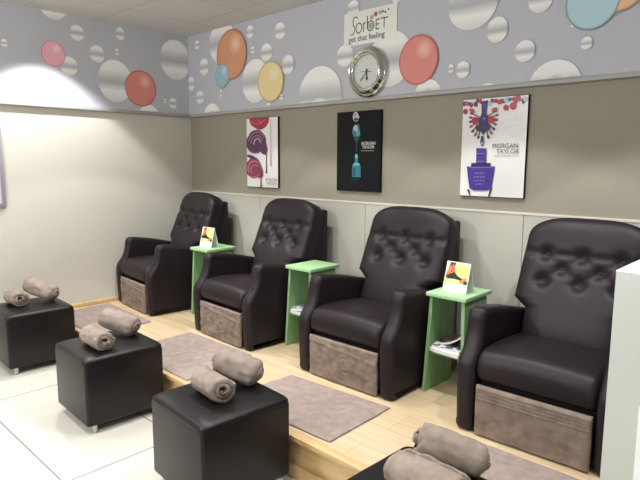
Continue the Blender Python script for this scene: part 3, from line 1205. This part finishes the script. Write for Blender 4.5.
hand('hour_hand', 176, 0.02, 0.062, 0.010, M['ink'], -0.0225)
hand('minute_hand', 222, 0.02, 0.086, 0.005, M['ink'], -0.0245)
hand('second_hand', 96, 0.05, 0.05, 0.003, M['ink'], -0.0265)
bm = bmesh.new()
cyl(bm, (0, -0.029, 0), 0.006, 0.008, 16, axis='Y')
obj('hub', bm, M['ink'], ck)

# ------------------------------------------------------------------ posters
PT = 0.022


class Art:
    def __init__(s, name, parent, W, H, q):
        s.bm = bmesh.new(); s.name = name; s.parent = parent; s.W = W; s.H = H; s.q = q
        s.mats = []; s.l = 0
    def mi(s, m):
        if m not in s.mats:
            s.mats.append(m)
        return s.mats.index(m)
    def uv(s, px, py):
        """pixel of the photograph -> poster fractions (left->right, top->bottom), clamped to the sheet"""
        xl0, xr0, yt0, yt1, xl1, xr1, yb0, yb1 = s.q
        u = v = 0.5
        for _ in range(8):
            xl = xl0 + (xl1 - xl0) * v; xr = xr0 + (xr1 - xr0) * v
            u = (px - xl) / (xr - xl)
            yt = yt0 + (yt1 - yt0) * u; yb = yb0 + (yb1 - yb0) * u
            v = (py - yt) / (yb - yt)
        return u, v
    def put(s, pts, m, layer=None):
        s.l += 1
        y = -PT - 0.0004 - 0.00012 * s.l
        k = s.mi(m)
        vs = []
        for u, v in pts:
            u = min(max(u, 0.004), 0.996); v = min(max(v, 0.004), 0.996)
            vs.append(s.bm.verts.new((u * s.W, y, (1 - v) * s.H)))
        f = s.bm.faces.new(vs)
        f.material_index = k
    def poly(s, px, m):
        s.put([s.uv(*p) for p in px], m)
    def blob(s, cx, cy, rx, ry, m, rot=0.0, n=24, wob=0.0, seed=0):
        out = []
        for i in range(n):
            a = 2 * PI * i / n
            k = 1 + wob * noise.noise(Vector((math.cos(a) * 1.5 + seed, math.sin(a) * 1.5, seed)))
            x, y = rx * k * math.cos(a), ry * k * math.sin(a)
            out.append((cx + x * math.cos(rot) - y * math.sin(rot), cy + x * math.sin(rot) + y * math.cos(rot)))
        s.poly(out, m)
    def line(s, pts, w, m):
        p = [Vector(q) for q in pts]
        for a, b_ in zip(p, p[1:]):
            d = (b_ - a); d.normalize()
            nn = Vector((-d.y, d.x)) * w / 2
            s.poly([a + nn, b_ + nn, b_ - nn, a - nn], m)
    def drop(s, cx, y0, y1, w, m):
        s.poly([(cx - w * .18, y0), (cx + w * .18, y0), (cx + w * .3, y1 - w), (cx + w * .55, y1 - w * .5), (cx + w * .35, y1), (cx - w * .35, y1), (cx - w * .55, y1 - w * .5), (cx - w * .3, y1 - w)], m)
    def text(s, body, px, py, hpx, m, squeeze=1.0, align='LEFT', thin=0.0):
        s.l += 1
        u, v = s.uv(px, py)
        y = -PT - 0.0004 - 0.00012 * s.l
        hh = hpx / (s.q[6] - s.q[2]) * s.H
        text_mesh(s.bm, body, hh, lambda a, c: (u * s.W + a, y, (1 - v) * s.H + c), s.mi(m), squeeze, align, thin)
    def done(s):
        return obj(s.name, s.bm, s.mats, s.parent, smooth=False)


def poster(x0, x1, z0, z1, label, q, bg):
    t = thing('poster', label, 'poster', (x0, 0.0005, z0), group='nail polish posters on the taupe wall')
    W, H = x1 - x0, z1 - z0
    boxo('backing_board', (0, -PT, 0), (W, 0.0, H), M['poster_edge'], t, bev=0.001)
    bm = bmesh.new()
    A = Art('print', t, W, H, q)
    A.put([(0, 0), (1, 0), (1, 1), (0, 1)], bg)
    return A


pw = flat('print_white', 236, 234, 230, 0.3)
pb = mat('print_charcoal', srgb(17, 17, 19), 0.6, 0, 0.2)
# 1: three glossy blobs running with drips on white
c_red, c_red2 = flat('print_crimson', 164, 36, 66, .3), flat('print_rose', 206, 88, 112, .3)
c_pur, c_pur2 = flat('print_plum', 84, 44, 78, .3), flat('print_mauve', 140, 100, 138, .3)
c_mar, c_mar2 = flat('print_burgundy', 132, 52, 76, .3), flat('print_dusty_pink', 184, 112, 132, .3)
A = poster(0.889, 1.297, 1.255, 1.846, 'white poster of red and purple polish blobs dripping, above the second recliner', (246.5, 278, 118, 117, 247.5, 278, 187, 188), pw)
def swirl(cx, cy, rx, ry, a0, a1, w, m, rot=0.0, n=9):
    pts = []
    for i in range(n + 1):
        a = math.radians(a0 + (a1 - a0) * i / n)
        x, y = rx * math.cos(a), ry * math.sin(a)
        pts.append((cx + x * math.cos(rot) - y * math.sin(rot), cy + x * math.sin(rot) + y * math.cos(rot)))
    A.line(pts, w, m)
c_hi = flat('print_pearl', 214, 186, 204, .3)
A.blob(260, 120, 10.0, 8.5, c_red, 0.1, wob=.18, seed=1)
swirl(258, 118, 7, 5.5, 20, 150, 1.3, c_red2)
swirl(262, 118, 4, 3.6, 10, 170, 0.9, c_red2)
A.blob(256.5, 141.5, 10.0, 12.0, c_pur, 0.15, wob=.12, seed=2)
A.poly([(260, 136), (266, 139), (268.5, 150), (266.5, 155), (262, 153)], c_pur)
swirl(257.5, 141, 8.0, 9.6, 170, 330, 1.4, c_pur2, .2)
swirl(257.5, 142, 5.6, 7.0, 160, 340, 1.2, c_pur2, .2)
swirl(258, 142.5, 3.2, 4.4, 150, 350, 1.0, c_hi, .2)
swirl(256, 142, 8.6, 10.4, 60, 130, 1.0, c_pur2, .1)
A.drop(267.3, 150, 173, 1.6, c_pur)
A.blob(255, 168, 8.5, 10.5, c_mar, -0.15, wob=.2, seed=3)
A.blob(260, 172, 4.5, 6.0, c_mar, -0.15, wob=.2, seed=4)
swirl(256, 169, 6.8, 8.2, 170, 320, 1.4, c_mar2, -.3)
swirl(256.5, 170, 4.2, 5.4, 160, 330, 1.1, c_mar2, -.3)
swirl(255, 168, 7.4, 9.2, 40, 120, 1.0, c_mar2, 0)
A.blob(252.5, 156.5, 4.6, 1.6, c_pur, .35)
A.drop(262.2, 174, 187, 1.7, c_mar)
A.drop(271.8, 150, 165.5, 1.3, c_mar2)
A.line([(272, 119), (272, 150)], .35, c_mar2)
A.text('MORGAN', 266.4, 181.0, 4.4, M['ink_light'], 0.95)
A.text('TAYLOR', 267.0, 184.6, 4.4, M['ink_light'], 0.95)
A.done()
# 2: black poster with teal bottle
c_t1, c_t2, c_t3 = flat('print_teal', 38, 118, 138, .3), flat('print_aqua', 96, 172, 178, .3), flat('print_deep_teal', 20, 66, 84, .3)
c_s = flat('print_silver', 186, 190, 188, .3)
A = poster(1.954, 2.365, 1.262, 1.839, 'black poster of a teal bottle under a falling drop, left of the clock', (337, 381, 112, 110, 337, 380, 191, 192), pb)
A.blob(356.3, 116.5, 3.2, 4.3, c_s, wob=.3, seed=5)
A.blob(356.6, 119.0, 2.0, 1.6, c_t3)
A.blob(355.4, 114.6, 1.2, 1.2, M['ink_light'])
A.blob(357.2, 131, 4.0, 7.0, c_t1, wob=.25, seed=6)
A.blob(356.2, 128, 2.2, 3.0, c_s, wob=.2, seed=7)
A.blob(358.5, 133, 1.6, 3.6, c_t2)
A.poly([(354, 136), (360.5, 136), (358, 143), (356.5, 143)], c_t3)
A.drop(357.3, 143, 151, 1.5, c_t3)
A.blob(357.3, 156.5, 1.5, 3.0, c_t2)
A.poly([(356, 158), (358.6, 158), (359, 163.5), (361.5, 165), (361.8, 177), (353, 177), (353.2, 165), (355.6, 163.5)], c_t1)
A.blob(357.4, 164, 3.3, 1.5, c_t2)
A.poly([(354.2, 168), (356, 168), (356, 176), (354.2, 176)], c_t3)
for k in range(4):
    A.line([(352.5 + k * 2.2, 179.5), (353.6 + k * 2.2, 179.5)], 1.2, c_t3)
A.text('MORGAN', 362.2, 144.6, 4.2, c_s, 0.95, thin=0.0008)
A.text('TAYLOR', 363.0, 148.2, 4.2, c_s, 0.95, thin=0.0008)
A.line([(362.0, 150.3), (374.5, 150.5)], .5, M['ink_light'])
A.done()
# 3: violet bottle with a burst of drops
c_v, c_v2, c_v3 = flat('print_violet', 66, 48, 138, .3), flat('print_lilac', 128, 114, 186, .3), flat('print_navy', 44, 32, 92, .3)
c_r, c_k, c_o = flat('print_cherry', 178, 32, 62, .3), flat('print_slate', 58, 52, 70, .3), flat('print_brick', 176, 84, 70, .3)
A = poster(2.995, 3.409, 1.268, 1.859, 'white poster of a violet bottle under a burst of coloured drops, rightmost on the wall', (463, 529, 98, 96, 460, 523, 195.3, 199), pw)
random.seed(11)
for k in range(22):
    x = 464.5 + k * 2.95 + random.uniform(-.6, .6)
    m_ = [c_r, c_v2, c_k, c_s, c_v, c_r][k % 6]
    A.blob(x, 101.5 - 0.05 * k + random.uniform(-1.5, 2.0), random.uniform(1.7, 3.0), random.uniform(1.8, 3.0), m_, wob=.3, seed=k)
for x, y, r in ((466, 110, 2.6), (507.5, 108, 3.0), (514.5, 106.5, 3.6), (519, 98.5, 2.6), (472, 104, 2.2), (502, 102, 2.4)):
    A.blob(x, y, r, r * 1.05, c_r, wob=.15, seed=x)
cxp, cyp = 484.8, 118.0
for k, (dx, dy, ln, m_) in enumerate([(-1, -.42, 15, c_k), (-1, -.12, 15, c_r), (-1, .16, 15, c_k), (-.92, .45, 16, c_r), (-.75, .72, 17, c_k), (-.52, .9, 18, c_r), (-.3, 1, 19, c_k),
                                      (1, -.5, 16, c_k), (1, -.2, 16, c_r), (1, .1, 15, c_k), (.95, .4, 15, c_r), (.8, .68, 16, c_k), (.58, .88, 17, c_r), (.33, 1, 19, c_k)]):
    L2 = math.hypot(dx, dy)
    dx, dy = dx / L2, dy / L2
    ex, ey = cxp + dx * ln * .88, cyp + dy * ln * 1.0
    A.line([(cxp + dx * 3, cyp + dy * 3), (ex, ey)], 1.1, m_)
    A.blob(ex, ey, 2.0, 1.25, m_, math.atan2(dy, dx), 14)
for sx in (-1, 1):
    A.blob(cxp + sx * 8.4, 119.5, 3.0, 3.8, c_r, wob=.3, seed=sx + 30)
    A.blob(cxp + sx * 11.5, 109.5, 3.4, 1.8, c_o, sx * -.5, wob=.2, seed=sx + 40)
    A.blob(cxp + sx * 5.2, 127, 2.4, 3.6, c_k, sx * .5)
A.poly([(483, 101), (489, 101), (488, 112), (490, 120), (488.5, 128), (485, 134.5), (481.5, 128), (480.5, 120), (483.5, 112)], c_v3)
A.blob(486.2, 106, 2.8, 3.6, c_v)
A.blob(486, 117.8, 1.2, 1.3, c_v2)
A.poly([(483.2, 135), (485, 135), (486, 141), (485, 145), (483, 145), (482, 141)], c_k)
A.blob(484, 142.3, .8, 1.6, c_s)
# bottle
A.poly([(468.4, 189), (471.0, 189), (472.3, 195.8), (471.6, 195.8)], c_k)
A.poly([(492.0, 189), (494.5, 187), (491.4, 196.6), (490.0, 196.6)], c_k)
A.poly([(478.2, 147.0), (488.4, 147.6), (488.2, 162), (478.0, 162)], c_v)
A.poly([(473.0, 162), (492.6, 162.4), (493.0, 167), (472.6, 166.4)], c_v3)
A.poly([(468.4, 165.4), (496.8, 166), (495.6, 174), (493.2, 188), (489, 190.2), (476, 190), (471.2, 188), (469.4, 176)], c_v)
A.line([(471, 166.6), (494, 167)], .8, c_v2)
A.line([(479, 152.5), (487, 152.8)], .9, c_v2)
A.line([(479, 160.4), (487, 160.8)], .9, c_v2)
for y, a, c in ((172.5, 476.5, 487), (176.4, 475.6, 488), (180, 476.5, 487.5), (183.6, 478, 486)):
    for k in range(4):
        xa = a + (c - a) * k / 4
        A.line([(xa, y), (xa + (c - a) / 6, y + .1)], 1.4, c_v2)
A.text('MORGAN', 494.2, 147.6, 6.2, M['ink'], 0.98)
A.text('TAYLOR', 498.2, 153.2, 6.2, M['ink'], 0.98)
A.line([(496.0, 155.4), (520.0, 156.0)], .5, M['ink_light'])
A.done()

# ------------------------------------------------------------------ lights
def spot(x, y, power, cone=95, blend=0.6, r=0.05, col=(1.0, 0.99, 1.0), aim=None):
    l = bpy.data.lights.new('downlight', 'SPOT')
    l.energy = power
    l.spot_size = math.radians(cone)
    l.spot_blend = blend
    l.shadow_soft_size = r
    l.color = col
    o = bpy.data.objects.new('downlight', l)
    COL.objects.link(o)
    o.location = (x, y, CEIL - 0.03)
    if aim is not None:
        o.rotation_euler = (Vector(aim) - Vector(o.location)).to_track_quat('-Z', 'Y').to_euler()
    return o


spot(0.49, -1.433, 112, 96, 0.22)
for x, p in ((1.35, 46), (2.3, 60), (3.3, 68), (4.3, 74)):
    spot(x, -1.12, p, 96, 0.12)
for x in (0.9, 2.2, 3.5):
    spot(x, -2.5, 45, 125, 0.5)
spot(5.6, -2.85, 36, 125, 0.5)


def fill_point(x, y, z, power, r=0.12):  # added fill with no lamp behind it, out of view, brightens bulkhead and walls
    l = bpy.data.lights.new('fill_light', 'POINT')
    l.energy = power
    l.shadow_soft_size = r
    l.color = (0.98, 0.985, 1.0)
    o = bpy.data.objects.new('fill_light', l)
    COL.objects.link(o)
    o.location = (x, y, z)


fill_point(2.0, -4.6, 2.4, 150)
fill_point(3.4, -5.0, 2.4, 55)

w = bpy.data.worlds.new('salon_ambient')
SC.world = w
w.use_nodes = True
w.node_tree.nodes['Background'].inputs['Color'].default_value = (0.96, 0.98, 1.0, 1)
w.node_tree.nodes['Background'].inputs['Strength'].default_value = 0.3

# ------------------------------------------------------------------ camera
cam = bpy.data.cameras.new('camera')
cam.sensor_fit = 'HORIZONTAL'
cam.sensor_width = 36.0
cam.lens = 556.197 / 640 * 36.0
cam.clip_start = 0.05
co = bpy.data.objects.new('camera', cam)
COL.objects.link(co)
yaw, pitch, roll = 0.75812, 0.13949, 0.00406
fwd = Vector((-math.sin(yaw) * math.cos(pitch), math.cos(yaw) * math.cos(pitch), -math.sin(pitch)))
rgt = Vector((math.cos(yaw), math.sin(yaw), 0))
up = rgt.cross(fwd)
r2 = rgt * math.cos(roll) + up * math.sin(roll)
u2 = -rgt * math.sin(roll) + up * math.cos(roll)
mt = Matrix((r2, u2, -fwd)).transposed().to_4x4()
mt.translation = Vector((4.777, -3.184, 1.475))
co.matrix_world = mt
SC.camera = co

vs = SC.view_settings
vs.view_transform = 'Standard'
vs.look = 'None'
vs.gamma = 1.0
vs.exposure = 0.0
vs.use_curve_mapping = False
